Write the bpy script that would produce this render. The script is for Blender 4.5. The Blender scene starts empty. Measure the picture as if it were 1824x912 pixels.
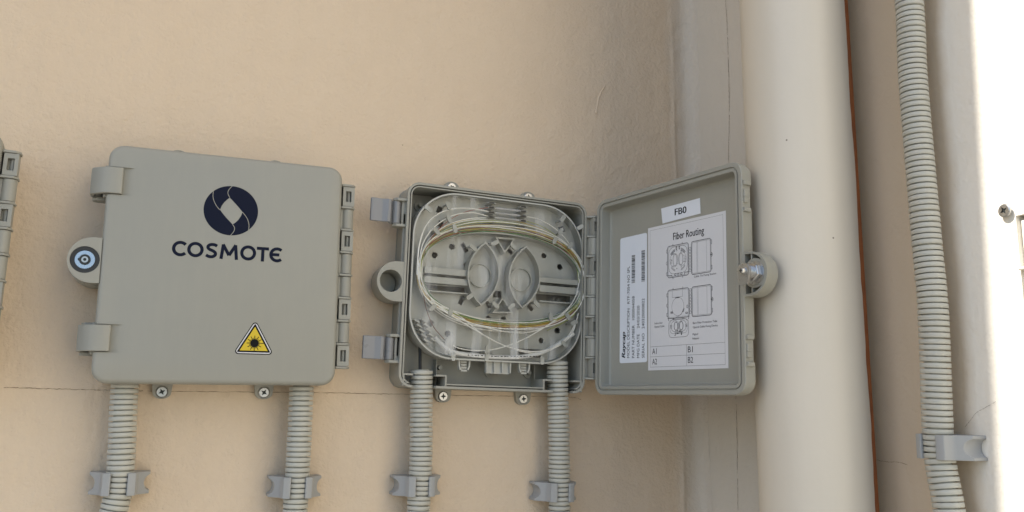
import bpy, bmesh, math, random
from mathutils import Vector, Matrix, noise
from mathutils.geometry import tessellate_polygon
random.seed(7)
R = math.radians
scene = bpy.context.scene
COL = scene.collection

# ------------------------------------------------------------------ camera
yaw, pitch, roll = 0.39133, 0.16997, 0.00917
fwd = Vector((math.sin(yaw)*math.cos(pitch), math.cos(yaw)*math.cos(pitch), math.sin(pitch)))
rgt = Vector((math.cos(yaw), -math.sin(yaw), 0)); upv = rgt.cross(fwd)
r2 = rgt*math.cos(roll) + upv*math.sin(roll); u2 = upv*math.cos(roll) - rgt*math.sin(roll)
cam = bpy.data.cameras.new('camera'); camo = bpy.data.objects.new('camera', cam); COL.objects.link(camo)
M = Matrix((r2, u2, -fwd)).transposed().to_4x4(); M.translation = Vector((0.05066, -0.82877, -0.01155))
camo.matrix_world = M
cam.sensor_width = 36; cam.lens = 36*1511.03/1824; cam.clip_start = 0.01; cam.clip_end = 500
scene.camera = camo

# ------------------------------------------------------------------ sky, sun, exposure
EL = R(44)
w = bpy.data.worlds.new('World'); scene.world = w; w.use_nodes = True
nt = w.node_tree; bg = nt.nodes['Background']
sky = nt.nodes.new('ShaderNodeTexSky'); sky.sky_type = 'NISHITA'; sky.sun_disc = False
sky.sun_elevation = EL; sky.sun_rotation = R(270 - 1.5); sky.air_density = 1.0; sky.dust_density = 1.0; sky.ozone_density = 1.0
nt.links.new(sky.outputs[0], bg.inputs[0]); bg.inputs[1].default_value = 0.125
sl = bpy.data.lights.new('sun', 'SUN'); sl.energy = 4.4; sl.angle = R(0.5); sl.color = (1, .95, .87)
so = bpy.data.objects.new('sun', sl); COL.objects.link(so); so.location = (-3, -.5, 4)
tdir = Vector((math.cos(EL), 0.0297*math.sin(EL), -math.sin(EL))).normalized()
so.rotation_euler = tdir.to_track_quat('-Z', 'Y').to_euler()
vs = scene.view_settings
scene.display_settings.display_device = 'sRGB'
vs.view_transform = 'Standard'; vs.look = 'None'; vs.gamma = 1.0; vs.use_curve_mapping = False
vs.exposure = 0.91

# ------------------------------------------------------------------ materials
def N(t, k, **kw):
    n = t.nodes.new(k)
    for a, b in kw.items(): setattr(n, a, b)
    return n
MATS = {}
def mat(name, col, rough=.5, metal=0, var=.12, vscale=30, bump=.0, bscale=600, bdist=.0003, spec=.5, col2=None, rvar=.12, coat=0, dust=0, specks=0):
    m = bpy.data.materials.new(name); m.use_nodes = True; t = m.node_tree; b = t.nodes['Principled BSDF']; L = t.links.new
    tc = N(t, 'ShaderNodeTexCoord')
    n1 = N(t, 'ShaderNodeTexNoise'); n1.inputs['Scale'].default_value = vscale; n1.inputs['Detail'].default_value = 6; n1.inputs['Roughness'].default_value = .65
    L(tc.outputs['Object'], n1.inputs['Vector'])
    mx = N(t, 'ShaderNodeMix', data_type='RGBA')
    c = Vector(col); lo = c*(1-var) if col2 is None else Vector(col2); hi = c*(1+var) if col2 is None else c
    mx.inputs[6].default_value = (*lo, 1); mx.inputs[7].default_value = (*hi, 1)
    L(n1.outputs['Fac'], mx.inputs[0]); colout = mx.outputs[2]
    if dust:                                               # pale dust runs and smudges
        mp = N(t, 'ShaderNodeMapping'); mp.inputs['Scale'].default_value = (90, 90, 9); L(tc.outputs['Object'], mp.inputs['Vector'])
        n3 = N(t, 'ShaderNodeTexNoise'); n3.inputs['Scale'].default_value = 1; n3.inputs['Detail'].default_value = 7; n3.inputs['Roughness'].default_value = .7; L(mp.outputs[0], n3.inputs['Vector'])
        n4 = N(t, 'ShaderNodeTexNoise'); n4.inputs['Scale'].default_value = 14; n4.inputs['Detail'].default_value = 8; n4.inputs['Roughness'].default_value = .75; L(tc.outputs['Object'], n4.inputs['Vector'])
        ml = N(t, 'ShaderNodeMath', operation='MULTIPLY'); L(n3.outputs['Fac'], ml.inputs[0]); L(n4.outputs['Fac'], ml.inputs[1])
        mq = N(t, 'ShaderNodeMapRange'); L(ml.outputs[0], mq.inputs[0]); mq.inputs[1].default_value = .2; mq.inputs[2].default_value = .5; mq.inputs[4].default_value = dust
        m2 = N(t, 'ShaderNodeMix', data_type='RGBA'); L(mq.outputs[0], m2.inputs[0]); L(colout, m2.inputs[6]); m2.inputs[7].default_value = (.46, .41, .33, 1); colout = m2.outputs[2]
    if specks:                                             # a few dark chips
        vo = N(t, 'ShaderNodeTexVoronoi'); vo.inputs['Scale'].default_value = specks; L(tc.outputs['Object'], vo.inputs['Vector'])
        mq = N(t, 'ShaderNodeMapRange'); L(vo.outputs['Distance'], mq.inputs[0]); mq.inputs[1].default_value = .012; mq.inputs[2].default_value = .035; mq.inputs[3].default_value = 1; mq.inputs[4].default_value = 0
        sp = N(t, 'ShaderNodeSeparateColor'); L(vo.outputs['Color'], sp.inputs[0]); gt = N(t, 'ShaderNodeMath', operation='GREATER_THAN'); gt.inputs[1].default_value = .6; L(sp.outputs[0], gt.inputs[0])
        ml = N(t, 'ShaderNodeMath', operation='MULTIPLY'); L(mq.outputs[0], ml.inputs[0]); L(gt.outputs[0], ml.inputs[1])
        m2 = N(t, 'ShaderNodeMix', data_type='RGBA'); L(ml.outputs[0], m2.inputs[0]); L(colout, m2.inputs[6]); m2.inputs[7].default_value = (.12, .08, .05, 1); colout = m2.outputs[2]
    L(colout, b.inputs['Base Color'])
    mr = N(t, 'ShaderNodeMapRange'); mr.inputs[3].default_value = max(0, rough-rvar); mr.inputs[4].default_value = min(1, rough+rvar)
    L(n1.outputs['Fac'], mr.inputs[0]); L(mr.outputs[0], b.inputs['Roughness'])
    b.inputs['Metallic'].default_value = metal; b.inputs['Specular IOR Level'].default_value = spec; b.inputs['Coat Weight'].default_value = coat
    if bump:
        n2 = N(t, 'ShaderNodeTexNoise'); n2.inputs['Scale'].default_value = bscale; n2.inputs['Detail'].default_value = 4
        L(tc.outputs['Object'], n2.inputs['Vector'])
        bp = N(t, 'ShaderNodeBump'); bp.inputs['Strength'].default_value = bump; bp.inputs['Distance'].default_value = bdist
        L(n2.outputs['Fac'], bp.inputs['Height']); L(bp.outputs[0], b.inputs['Normal'])
    MATS[name] = m
    return m

def wall_mat(name, base, tint, patches=None, axis=1, bstr=.85):
    m = bpy.data.materials.new(name); m.use_nodes = True; t = m.node_tree; b = t.nodes['Principled BSDF']; L = t.links.new
    tc = N(t, 'ShaderNodeTexCoord')
    def nz(scale, det=5, rough=.6, vec=None):
        n = N(t, 'ShaderNodeTexNoise'); n.inputs['Scale'].default_value = scale; n.inputs['Detail'].default_value = det; n.inputs['Roughness'].default_value = rough
        L(vec or tc.outputs['Object'], n.inputs['Vector']); return n.outputs['Fac']
    def mix(fac, a, bb, mode='MIX'):
        x = N(t, 'ShaderNodeMix', data_type='RGBA', blend_type=mode)
        for i, v in ((0, fac), (6, a), (7, bb)):
            if isinstance(v, (tuple, list)): x.inputs[i].default_value = (*v, 1)
            elif isinstance(v, (int, float)): x.inputs[i].default_value = v
            else: L(v, x.inputs[i])
        return x.outputs[2]
    def mrange(v, a, bb, c=0, d=1):
        x = N(t, 'ShaderNodeMapRange'); L(v, x.inputs[0])
        for i, q in enumerate((a, bb, c, d)): x.inputs[i+1].default_value = q
        return x.outputs[0]
    big = nz(3.5, 4)
    mid = nz(22, 6, .7)
    c = mix(mrange(big, .3, .7), base, tint)
    c = mix(mrange(mid, .35, .75, 0, .22), c, tuple(v*.88 for v in base))
    if patches:                                            # upright bands: grey paint by the corner, shade painted onto the side wall
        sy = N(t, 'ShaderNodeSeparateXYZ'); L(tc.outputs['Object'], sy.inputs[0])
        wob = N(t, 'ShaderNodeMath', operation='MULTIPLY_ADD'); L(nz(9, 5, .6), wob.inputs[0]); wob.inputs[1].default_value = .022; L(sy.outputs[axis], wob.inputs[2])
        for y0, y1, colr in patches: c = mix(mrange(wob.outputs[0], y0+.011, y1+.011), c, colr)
    # vertical rain / roller streaks
    mp = N(t, 'ShaderNodeMapping'); mp.inputs['Scale'].default_value = (40, 40, 2.5); L(tc.outputs['Object'], mp.inputs['Vector'])
    st = nz(1.0, 4, .6, mp.outputs[0])
    c = mix(mrange(st, .5, .85, 0, .16), c, tuple(v*.84 for v in base))
    # sparse dark pits
    vo = N(t, 'ShaderNodeTexVoronoi'); vo.inputs['Scale'].default_value = 26; L(tc.outputs['Object'], vo.inputs['Vector'])
    pit = mrange(vo.outputs['Distance'], .012, .03, 1, 0)
    sel = N(t, 'ShaderNodeMath', operation='GREATER_THAN'); sel.inputs[1].default_value = .72
    sp = N(t, 'ShaderNodeSeparateColor'); L(vo.outputs['Color'], sp.inputs[0]); L(sp.outputs[0], sel.inputs[0])
    pm = N(t, 'ShaderNodeMath', operation='MULTIPLY'); L(pit, pm.inputs[0]); L(sel.outputs[0], pm.inputs[1])
    c = mix(pm.outputs[0], c, (.10, .075, .05))
    L(c, b.inputs['Base Color'])
    b.inputs['Roughness'].default_value = .72; b.inputs['Specular IOR Level'].default_value = .3
    h1 = nz(55, 5, .55); h2 = nz(260, 4, .6); h3 = nz(14, 3, .5)
    a1 = N(t, 'ShaderNodeMath', operation='MULTIPLY_ADD'); L(h1, a1.inputs[0]); a1.inputs[1].default_value = .8; h3m = N(t, 'ShaderNodeMath', operation='MULTIPLY'); L(h3, h3m.inputs[0]); h3m.inputs[1].default_value = .45; L(h3m.outputs[0], a1.inputs[2])
    a2 = N(t, 'ShaderNodeMath', operation='MULTIPLY_ADD'); L(h2, a2.inputs[0]); a2.inputs[1].default_value = .34; L(a1.outputs[0], a2.inputs[2])
    a3 = N(t, 'ShaderNodeMath', operation='MULTIPLY_ADD'); L(pm.outputs[0], a3.inputs[0]); a3.inputs[1].default_value = -.4; L(a2.outputs[0], a3.inputs[2])
    bp = N(t, 'ShaderNodeBump'); bp.inputs['Strength'].default_value = bstr; bp.inputs['Distance'].default_value = .0036
    L(a3.outputs[0], bp.inputs['Height']); L(bp.outputs[0], b.inputs['Normal'])
    MATS[name] = m
    return m

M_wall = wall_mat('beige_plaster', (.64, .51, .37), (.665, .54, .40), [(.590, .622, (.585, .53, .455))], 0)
M_side = wall_mat('pale_plaster', (.77, .72, .63), (.79, .745, .66), [(-.360, -.348, (.54, .44, .32)), (-.15, -.11, (.60, .55, .475))], 1, .45)  # brown band paints in soft shade beside pipe and conduit; grey is corner paint
M_crack = mat('crack_dark', (.17, .115, .07), .9, var=.3, vscale=300)
M_ground = mat('concrete_ground', (.18, .17, .155), .9, var=.25, vscale=4, bump=.4, bscale=80, bdist=.003)
M_eave = mat('eave_concrete', (.70, .65, .57), .85, var=.1, vscale=6)
M_grey = mat('box_plastic', (.295, .29, .25), .48, var=.05, vscale=11, bump=.14, bscale=1500, bdist=.00014, dust=.14, rvar=.16)
M_cond = mat('conduit_plastic', (.44, .435, .38), .5, var=.10, vscale=45, bump=.06, bscale=500, bdist=.0002, dust=.45)
M_clip = mat('clip_plastic', (.32, .325, .32), .42, var=.05, vscale=40)
M_latch = mat('latch_plastic', (.22, .225, .235), .30, var=.06, vscale=60)
M_tray = mat('tray_plastic', (.43, .43, .39), .36, var=.05, vscale=30)
M_navy = mat('navy_print', (.006, .009, .024), .6, var=.1, spec=.12)
M_black = mat('black_print', (.008, .008, .009), .6, var=.1, spec=.12)
M_line = mat('fine_print', (.022, .022, .025), .6, var=.1, spec=.12)
M_yellow = mat('warning_yellow', (.60, .44, .012), .45, var=.05)
M_paper = mat('paper', (.62, .62, .63), .7, var=.03, vscale=50, bump=.1, bscale=60, bdist=.0006)
M_label = mat('white_label', (.68, .71, .76), .4, var=.03, vscale=50)
M_steel = mat('zinc_steel', (.50, .50, .49), .30, 1, var=.18, vscale=300, bump=.15, bscale=900, bdist=.0001)
M_recess = mat('screw_recess', (.04, .045, .045), .5, .6, var=.3, vscale=600)
M_rubber = mat('dark_rubber', (.02, .022, .023), .55, var=.2, vscale=100)
M_lock = mat('lock_face', (.42, .48, .56), .25, .9, var=.08, vscale=200)
M_pipe = mat('pipe_paint', (.645, .585, .485), .42, var=.06, vscale=6, bump=.3, bscale=45, bdist=.0014, col2=(.60, .55, .46), dust=.10, specks=34)
M_rust = mat('rust', (.38, .125, .025), .85, var=.5, vscale=70, bump=.5, bscale=300, bdist=.0006, col2=(.13, .032, .008))
M_white_metal = mat('white_paint', (.72, .68, .58), .5, var=.04)
M_sleeve = mat('clear_sleeve', (.42, .42, .42), .2, var=.1)
M_tube = mat('white_tube', (.70, .70, .68), .4, var=.05)
FIB = {k: mat('fibre_'+k, c, .4, var=.12, vscale=200) for k, c in dict(yellow=(.66, .46, .08), red=(.30, .06, .03), green=(.07, .20, .06), white=(.88, .86, .80), orange=(.45, .20, .03), brown=(.16, .07, .04), lime=(.36, .40, .10)).items()}
# clear film
M_film = bpy.data.materials.new('clear_film'); M_film.use_nodes = True
t = M_film.node_tree; t.nodes.clear(); o = N(t, 'ShaderNodeOutputMaterial'); tr = N(t, 'ShaderNodeBsdfTransparent'); gl = N(t, 'ShaderNodeBsdfGlossy'); mx = N(t, 'ShaderNodeMixShader')
tr.inputs[0].default_value = (.95, .955, .95, 1); gl.inputs['Roughness'].default_value = .06
fr = N(t, 'ShaderNodeFresnel'); fr.inputs[0].default_value = 1.30
tc = N(t, 'ShaderNodeTexCoord'); mp = N(t, 'ShaderNodeMapping'); mp.inputs['Scale'].default_value = (60, 20, 5)
nn = N(t, 'ShaderNodeTexNoise'); nn.inputs['Scale'].default_value = 1.0; nn.inputs['Detail'].default_value = 2
bp = N(t, 'ShaderNodeBump'); bp.inputs['Strength'].default_value = .1; bp.inputs['Distance'].default_value = .002
t.links.new(tc.outputs['Object'], mp.inputs[0]); t.links.new(mp.outputs[0], nn.inputs['Vector']); t.links.new(nn.outputs['Fac'], bp.inputs['Height'])
t.links.new(bp.outputs[0], gl.inputs['Normal']); t.links.new(bp.outputs[0], fr.inputs['Normal'])
t.links.new(fr.outputs[0], mx.inputs[0]); t.links.new(tr.outputs[0], mx.inputs[1]); t.links.new(gl.outputs[0], mx.inputs[2])
df = N(t, 'ShaderNodeBsdfDiffuse'); df.inputs[0].default_value = (.85, .86, .86, 1)      # milky streaks painted in for sky reflections on the film
mp2 = N(t, 'ShaderNodeMapping'); mp2.inputs['Scale'].default_value = (120, 10, 11); mp2.inputs['Rotation'].default_value = (0, .22, 0)
n5 = N(t, 'ShaderNodeTexNoise'); n5.inputs['Scale'].default_value = 1; n5.inputs['Detail'].default_value = 3; n6 = N(t, 'ShaderNodeTexNoise'); n6.inputs['Scale'].default_value = 17; n6.inputs['Detail'].default_value = 2
t.links.new(tc.outputs['Object'], mp2.inputs[0]); t.links.new(mp2.outputs[0], n5.inputs['Vector']); t.links.new(tc.outputs['Object'], n6.inputs['Vector'])
q1 = N(t, 'ShaderNodeMapRange'); q1.inputs[1].default_value = .46; q1.inputs[2].default_value = .74; t.links.new(n5.outputs['Fac'], q1.inputs[0])
q2 = N(t, 'ShaderNodeMapRange'); q2.inputs[1].default_value = .38; q2.inputs[2].default_value = .60; q2.inputs[4].default_value = .45; t.links.new(n6.outputs['Fac'], q2.inputs[0])
q3 = N(t, 'ShaderNodeMath', operation='MULTIPLY'); t.links.new(q1.outputs[0], q3.inputs[0]); t.links.new(q2.outputs[0], q3.inputs[1])
mx2 = N(t, 'ShaderNodeMixShader'); t.links.new(q3.outputs[0], mx2.inputs[0]); t.links.new(mx.outputs[0], mx2.inputs[1]); t.links.new(df.outputs[0], mx2.inputs[2]); t.links.new(mx2.outputs[0], o.inputs[0])

# ------------------------------------------------------------------ mesh helpers
class MB:
    def __init__(s): s.v = []; s.f = []; s.m = []
    def add(s, vs, fs, m=0):
        k = len(s.v); s.v += [tuple(q) for q in vs]; s.f += [tuple(k+i for i in f) for f in fs]; s.m += [m]*len(fs)
    def box(s, x0, x1, y0, y1, z0, z1, m=0):
        s.add([(x, y, z) for z in (z0, z1) for y in (y0, y1) for x in (x0, x1)],
              [(0, 2, 3, 1), (4, 5, 7, 6), (0, 1, 5, 4), (2, 6, 7, 3), (0, 4, 6, 2), (1, 3, 7, 5)], m)
    def loft(s, loops, m=0, cap0=True, cap1=True):
        n = len(loops[0]); vs = [q for l in loops for q in l]; fs = []
        for a in range(len(loops)-1):
            for i in range(n):
                j = (i+1) % n; fs.append((a*n+i, a*n+j, (a+1)*n+j, (a+1)*n+i))
        if cap0: fs.append(tuple(range(n-1, -1, -1)))
        if cap1: fs.append(tuple(range((len(loops)-1)*n, len(loops)*n)))
        s.add(vs, fs, m)
    def prism(s, poly, y0, y1, m=0):                       # polygon in x,z extruded along y
        s.loft([[(x, y0, z) for x, z in poly], [(x, y1, z) for x, z in poly]], m)
    def prism_z(s, poly, z0, z1, m=0):                     # polygon in x,y extruded along z
        s.loft([[(x, y, z0) for x, y in poly], [(x, y, z1) for x, y in poly]], m)
    def holed(s, outer, holes, y0, y1, m=0, mh=None):      # plate in x,z with through holes
        polys = [outer]+holes; pts = [q for p in polys for q in p]
        tris = tessellate_polygon([[Vector((x, z, 0)) for x, z in p] for p in polys])
        s.add([(x, y0, z) for x, z in pts], [tuple(t) for t in tris], m)
        s.add([(x, y1, z) for x, z in pts], [tuple(reversed(t)) for t in tris], m)
        for k, p in enumerate(polys):
            n = len(p)
            s.add([(x, y0, z) for x, z in p]+[(x, y1, z) for x, z in p], [(i, (i+1) % n, n+(i+1) % n, n+i) for i in range(n)], m if k == 0 or mh is None else mh)
    def flat(s, poly, y, m=0, holes=()):
        polys = [poly]+list(holes); pts = [q for p in polys for q in p]
        tris = tessellate_polygon([[Vector((x, z, 0)) for x, z in p] for p in polys])
        s.add([(x, y, z) for x, z in pts], [tuple(t) for t in tris], m)
    def tube(s, pts, r, n=8, m=0, caps=True):
        pts = [Vector(q) for q in pts]; loops = []; prev = None
        for i, q in enumerate(pts):
            d = (pts[min(i+1, len(pts)-1)]-pts[max(i-1, 0)]).normalized()
            a = d.orthogonal().normalized() if prev is None else (prev-d*prev.dot(d)).normalized()
            prev = a; b = d.cross(a)
            rr = r[i] if isinstance(r, list) else r
            loops.append([q+(a*math.cos(2*math.pi*k/n)+b*math.sin(2*math.pi*k/n))*rr for k in range(n)])
        s.loft(loops, m, caps, caps)
    def cyl(s, c, r, y0, y1, n=24, m=0, axis='y', r1=None):
        r1 = r if r1 is None else r1; L = []
        for yy, rr in ((y0, r), (y1, r1)):
            l = []
            for k in range(n):
                a = 2*math.pi*k/n; p_, q_ = rr*math.cos(a), rr*math.sin(a)
                l.append((c[0]+p_, yy, c[1]+q_) if axis == 'y' else (c[0]+p_, c[1]+q_, yy))
            L.append(l)
        s.loft(L, m)
    def wallpath(s, pts, th, y0, y1, m=0, closed=False):  # upright wall along a path in x,z, centred
        n = len(pts); P = [Vector(q) for q in pts]; A = []; B = []
        for i in range(n):
            a = P[(i-1) % n] if closed or i > 0 else None; c = P[(i+1) % n] if closed or i < n-1 else None
            d1 = (P[i]-a).normalized() if a is not None else None; d2 = (c-P[i]).normalized() if c is not None else None
            if d1 is None: d1 = d2
            if d2 is None: d2 = d1
            n1 = Vector((-d1.y, d1.x)); n2 = Vector((-d2.y, d2.x)); mm = (n1+n2)
            mm = mm/max(mm.length_squared/2, .3)
            A.append(P[i]+mm*th/2); B.append(P[i]-mm*th/2)
        vs = []
        for i in range(n): vs += [(A[i].x, y0, A[i].y), (A[i].x, y1, A[i].y), (B[i].x, y1, B[i].y), (B[i].x, y0, B[i].y)]
        fs = []
        for i in range(n if closed else n-1):
            j = (i+1) % n
            for k in range(4): fs.append((i*4+k, j*4+k, j*4+(k+1) % 4, i*4+(k+1) % 4))
        if not closed: fs += [(0, 1, 2, 3), ((n-1)*4+3, (n-1)*4+2, (n-1)*4+1, (n-1)*4)]
        s.add(vs, fs, m)
    def stroke(s, pts, wd, y, m=0, closed=False):          # flat printed line
        n = len(pts); P = [Vector(q) for q in pts]; vs = []
        for i in range(n):
            a = P[(i-1) % n] if closed or i > 0 else P[i]; c = P[(i+1) % n] if closed or i < n-1 else P[i]
            d1 = (P[i]-a); d2 = (c-P[i])
            d1 = d1.normalized() if d1.length > 1e-9 else d2.normalized(); d2 = d2.normalized() if d2.length > 1e-9 else d1
            mm = Vector((-d1.y, d1.x))+Vector((-d2.y, d2.x)); mm = mm/max(mm.length_squared/2, .35)
            for sg in (1, -1): q = P[i]+mm*sg*wd/2; vs.append((q.x, y, q.y))
        fs = [(2*i, 2*i+1, 2*((i+1) % n)+1, 2*((i+1) % n)) for i in range(n if closed else n-1)]
        s.add(vs, fs, m)
    def build(s, name, mats, parent=None, ang=35, recalc=True, bevel=0, bseg=2):
        me = bpy.data.meshes.new(name); me.from_pydata(s.v, [], s.f)
        for mm in (mats if isinstance(mats, (list, tuple)) else [mats]): me.materials.append(mm)
        me.polygons.foreach_set('material_index', s.m)
        if recalc:
            bm = bmesh.new(); bm.from_mesh(me); bmesh.ops.recalc_face_normals(bm, faces=bm.faces); bm.to_mesh(me); bm.free()
        me.polygons.foreach_set('use_smooth', [True]*len(me.polygons)); me.set_sharp_from_angle(angle=R(ang))
        ob = bpy.data.objects.new(name, me); COL.objects.link(ob)
        if parent: ob.parent = parent
        if bevel:
            b = ob.modifiers.new('bevel', 'BEVEL'); b.width = bevel; b.segments = bseg; b.limit_method = 'ANGLE'; b.angle_limit = R(40)
        return ob

def empty(name, loc=(0, 0, 0)):
    o = bpy.data.objects.new(name, None); COL.objects.link(o); o.location = loc; o.empty_display_size = .02
    return o
def tag(o, label=None, cat=None, group=None, kind=None):
    if label: o['label'] = label
    if cat: o['category'] = cat
    if group: o['group'] = group
    if kind: o['kind'] = kind
    return o
def rrect(x0, z0, x1, z1, r, n=7):
    P = []
    for cx, cz, a0 in ((x1-r, z0+r, -90), (x1-r, z1-r, 0), (x0+r, z1-r, 90), (x0+r, z0+r, 180)):
        for k in range(n+1):
            a = R(a0+90*k/n); P.append((cx+r*math.cos(a), cz+r*math.sin(a)))
    return P
def circ(c, r, n=20, sx=1, sz=1, a0=0): return [(c[0]+r*sx*math.cos(a0+2*math.pi*k/n), c[1]+r*sz*math.sin(a0+2*math.pi*k/n)) for k in range(n)]
def arc(c, r, a0, a1, n=12): return [(c[0]+r*math.cos(R(a0+(a1-a0)*k/n)), c[1]+r*math.sin(R(a0+(a1-a0)*k/n))) for k in range(n+1)]
def spline(P, n=8):
    P = [Vector(q) for q in P]; out = []
    for i in range(len(P)-1):
        a = P[max(i-1, 0)]; b = P[i]; c = P[i+1]; d = P[min(i+2, len(P)-1)]
        for k in range(n):
            u = k/n; out.append(.5*((2*b)+(c-a)*u+(2*a-5*b+4*c-d)*u*u+(3*b-a-3*c+d)*u**3))
    return out+[P[-1]]
def text(body, shear=0):
    cu = bpy.data.curves.new('text', 'FONT'); cu.body = body; cu.size = 1; cu.resolution_u = 3; cu.fill_mode = 'FRONT'; cu.shear = shear
    ob = bpy.data.objects.new('text', cu); COL.objects.link(ob)
    dg = bpy.context.evaluated_depsgraph_get(); me = bpy.data.meshes.new_from_object(ob.evaluated_get(dg))
    vs = [v.co.copy() for v in me.vertices]; fs = [tuple(p.vertices) for p in me.polygons]
    bpy.data.objects.remove(ob); bpy.data.meshes.remove(me); bpy.data.curves.remove(cu)
    return vs, fs
def put_text(mb, body, place, width, cap, m=0, shear=0, bold=0):
    """place(u, v) -> 3-D point; u runs along the line of text, v upwards; fitted to a width and a capital height"""
    vs, fs = text(body, shear); x0 = min(v.x for v in vs); x1 = max(v.x for v in vs)
    kx = width/(x1-x0); kz = cap/.70
    for b in ([0] if not bold else [-bold, 0, bold]):
        mb.add([place((v.x-x0)*kx+b, v.y*kz, abs(b)*.02) for v in vs], fs, m)

# ================================================================== SETTING
XW = .628
g = MB(); g.box(-30, 30, -30, 12, -1.55, -1.35); tag(g.build('ground', M_ground), kind='structure')

def relief(u, z, corner):
    q = Vector((u*7, z*7, 3.1)); h = .0006*noise.noise(q)+.00035*noise.noise(q*3.3)+.00026*noise.noise(q*9)
    d = corner-u
    if 0 <= d < .06:                                       # hand-floated plaster by the inside corner
        h += .0016*max(0, noise.noise(Vector((u*60, z*9, 1.7))))*(1-d/.06)
        h += .0016*math.exp(-((d-.026-.004*noise.noise(Vector((0, z*8, 5))))/.0028)**2)*(.55+.8*noise.noise(Vector((2, z*14, 9))))
    rc = .016+.004*noise.noise(Vector((4, z*11, 2)))        # rounded-out inside corner
    if 0 <= d < rc: h += rc-math.sqrt(max(0, rc*rc-(rc-d)**2))
    return h
def fr(a, b, st): n = max(1, round((b-a)/st)); return [a+(b-a)*k/n for k in range(n+1)]
mb = MB()
xs = [-6, -3, -1.2, -.5]+fr(-.2, .56, .0045)[0:]+fr(.563, .60, .0025)+fr(.6012, XW, .0012); zs = [-1.35, -.8, -.45]+fr(-.22, .62, .0045)+[.9, 1.5, 2.6]
mb.add([(x, -relief(x, z, XW) if -.3 < x and -.5 < z < .7 else 0, z) for z in zs for x in xs],
       [(j*len(xs)+i, j*len(xs)+i+1, (j+1)*len(xs)+i+1, (j+1)*len(xs)+i) for j in range(len(zs)-1) for i in range(len(xs)-1)])
mb.box(-6, XW+.02, .004, .25, -1.35, 2.6)
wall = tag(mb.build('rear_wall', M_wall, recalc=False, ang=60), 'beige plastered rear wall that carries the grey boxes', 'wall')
def wy(x, z): return -relief(x, z, XW)

mb = MB(); YJ = -.4046                                      # side wall, facing left, with a window opening nearer the camera
ys = fr(YJ, 0, .0045); zs2 = [-1.35, -.8, -.45]+fr(-.22, .62, .0045)+[.9, 1.5, 2.6]
def srel(y, z): return .0006*noise.noise(Vector((y*8, z*8, 11)))+.0002*noise.noise(Vector((y*31, z*31, 4)))
def sx(y, z): return XW-(srel(y, z) if -.5 < z < .7 and y > YJ+.004 else 0)
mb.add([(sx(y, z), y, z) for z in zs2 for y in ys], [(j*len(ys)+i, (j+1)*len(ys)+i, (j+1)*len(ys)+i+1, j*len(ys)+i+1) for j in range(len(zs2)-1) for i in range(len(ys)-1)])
mb.add([(XW, YJ, -1.35), (XW+.2, YJ, -1.35), (XW+.2, YJ, .1272), (XW, YJ, .1272)], [(0, 1, 2, 3)])
mb.add([(XW, -1.3, .1272), (XW, YJ, .1272), (XW, YJ, 2.6), (XW, -1.3, 2.6)], [(0, 1, 2, 3)])
mb.add([(XW, -1.3, .1272), (XW+.2, -1.3, .1272), (XW+.2, YJ, .1272), (XW, YJ, .1272)], [(0, 1, 2, 3)])
mb.box(XW+.004, XW+.2, YJ+.002, .24, -1.35, 2.6)
mb.box(XW+.004, XW+.2, -3, YJ-.002, .129, 2.6)
mb.box(XW, XW+.2, -3, -1.3, -1.35, 2.6)
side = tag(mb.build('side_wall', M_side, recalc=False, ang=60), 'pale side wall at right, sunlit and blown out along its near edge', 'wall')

EZ = 1.3
mb = MB(); mb.box(-6, XW-.001, -.3866-.0297*(EZ-.306), -.003, EZ, EZ+.16); tag(mb.build('eave', M_eave), kind='structure')

# cracks, drip and plaster marks
def crack(name, pts, parent, pt, w0, seed, gaps=0.0, nn=44):
    rnd = random.Random(seed); P = spline([Vector((a, b, 0)) for a, b in pts], nn); mb = MB(); run = []
    def flush():
        if len(run) > 2:
            vs = []
            for q, ww, d in run: n_ = Vector((-d.y, d.x, 0)); vs += [pt(*(q+n_*ww).xy), pt(*(q-n_*ww).xy)]
            mb.add(vs, [(2*i, 2*i+1, 2*i+3, 2*i+2) for i in range(len(run)-1)])
        run.clear()
    for i in range(len(P)-1):
        d = (P[i+1]-P[i]).normalized(); n_ = Vector((-d.y, d.x, 0))
        if rnd.random() < gaps: flush(); continue
        run.append((P[i]+n_*rnd.uniform(-1, 1)*w0*1.1, w0*rnd.uniform(.25, 1.0), d))
    flush()
    return mb.build(name, M_crack, parent, recalc=False)
crack('crack', [(-.07, -.0037), (-.0069, -.0047), (.0609, -.0052), (.2115, -.0049), (.3251, -.0058), (.4512, -.0061), (.4747, -.0089)], wall, lambda x, z: (x, wy(x, z)-.00035, z), .00027, 3, .02)
crack('crack', [(-.0728, .4497), (-.0739, .394), (-.0726, .3137), (-.0683, .2556), (-.0680, .12), (-.0661, -.0121), (-.0626, -.1243)], side, lambda y, z: (sx(y, z)-.0005, y, z), .00034, 8, .06)
crack('crack', [(-.25, -.0575), (-.2680, -.0590), (-.2801, -.0584), (-.29, -.060)], side, lambda y, z: (sx(y, z)-.0005, y, z), .00022, 5, .03)
crack('crack', [(-.3477, -.0274), (-.3530, -.0220), (-.3585, -.0166), (-.3660, -.0130), (-.3759, -.0082)], side, lambda y, z: (sx(y, z)-.0005, y, z), .00016, 6, .06)
mb = MB(); P = spline([(.4955, 0, .3165), (.4975, 0, .326), (.4995, 0, .336), (.5035, 0, .345), (.5089, 0, .3535)], 5)
mb.tube([(q.x, wy(q.x, q.z)+.0002, q.z) for q in P], [.0011, .0014, .0012]+[.0010+.0003*math.sin(i*1.9) for i in range(len(P)-4)]+[.0003], 8)
mb.build('paint_drip', M_wall, wall)

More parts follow.
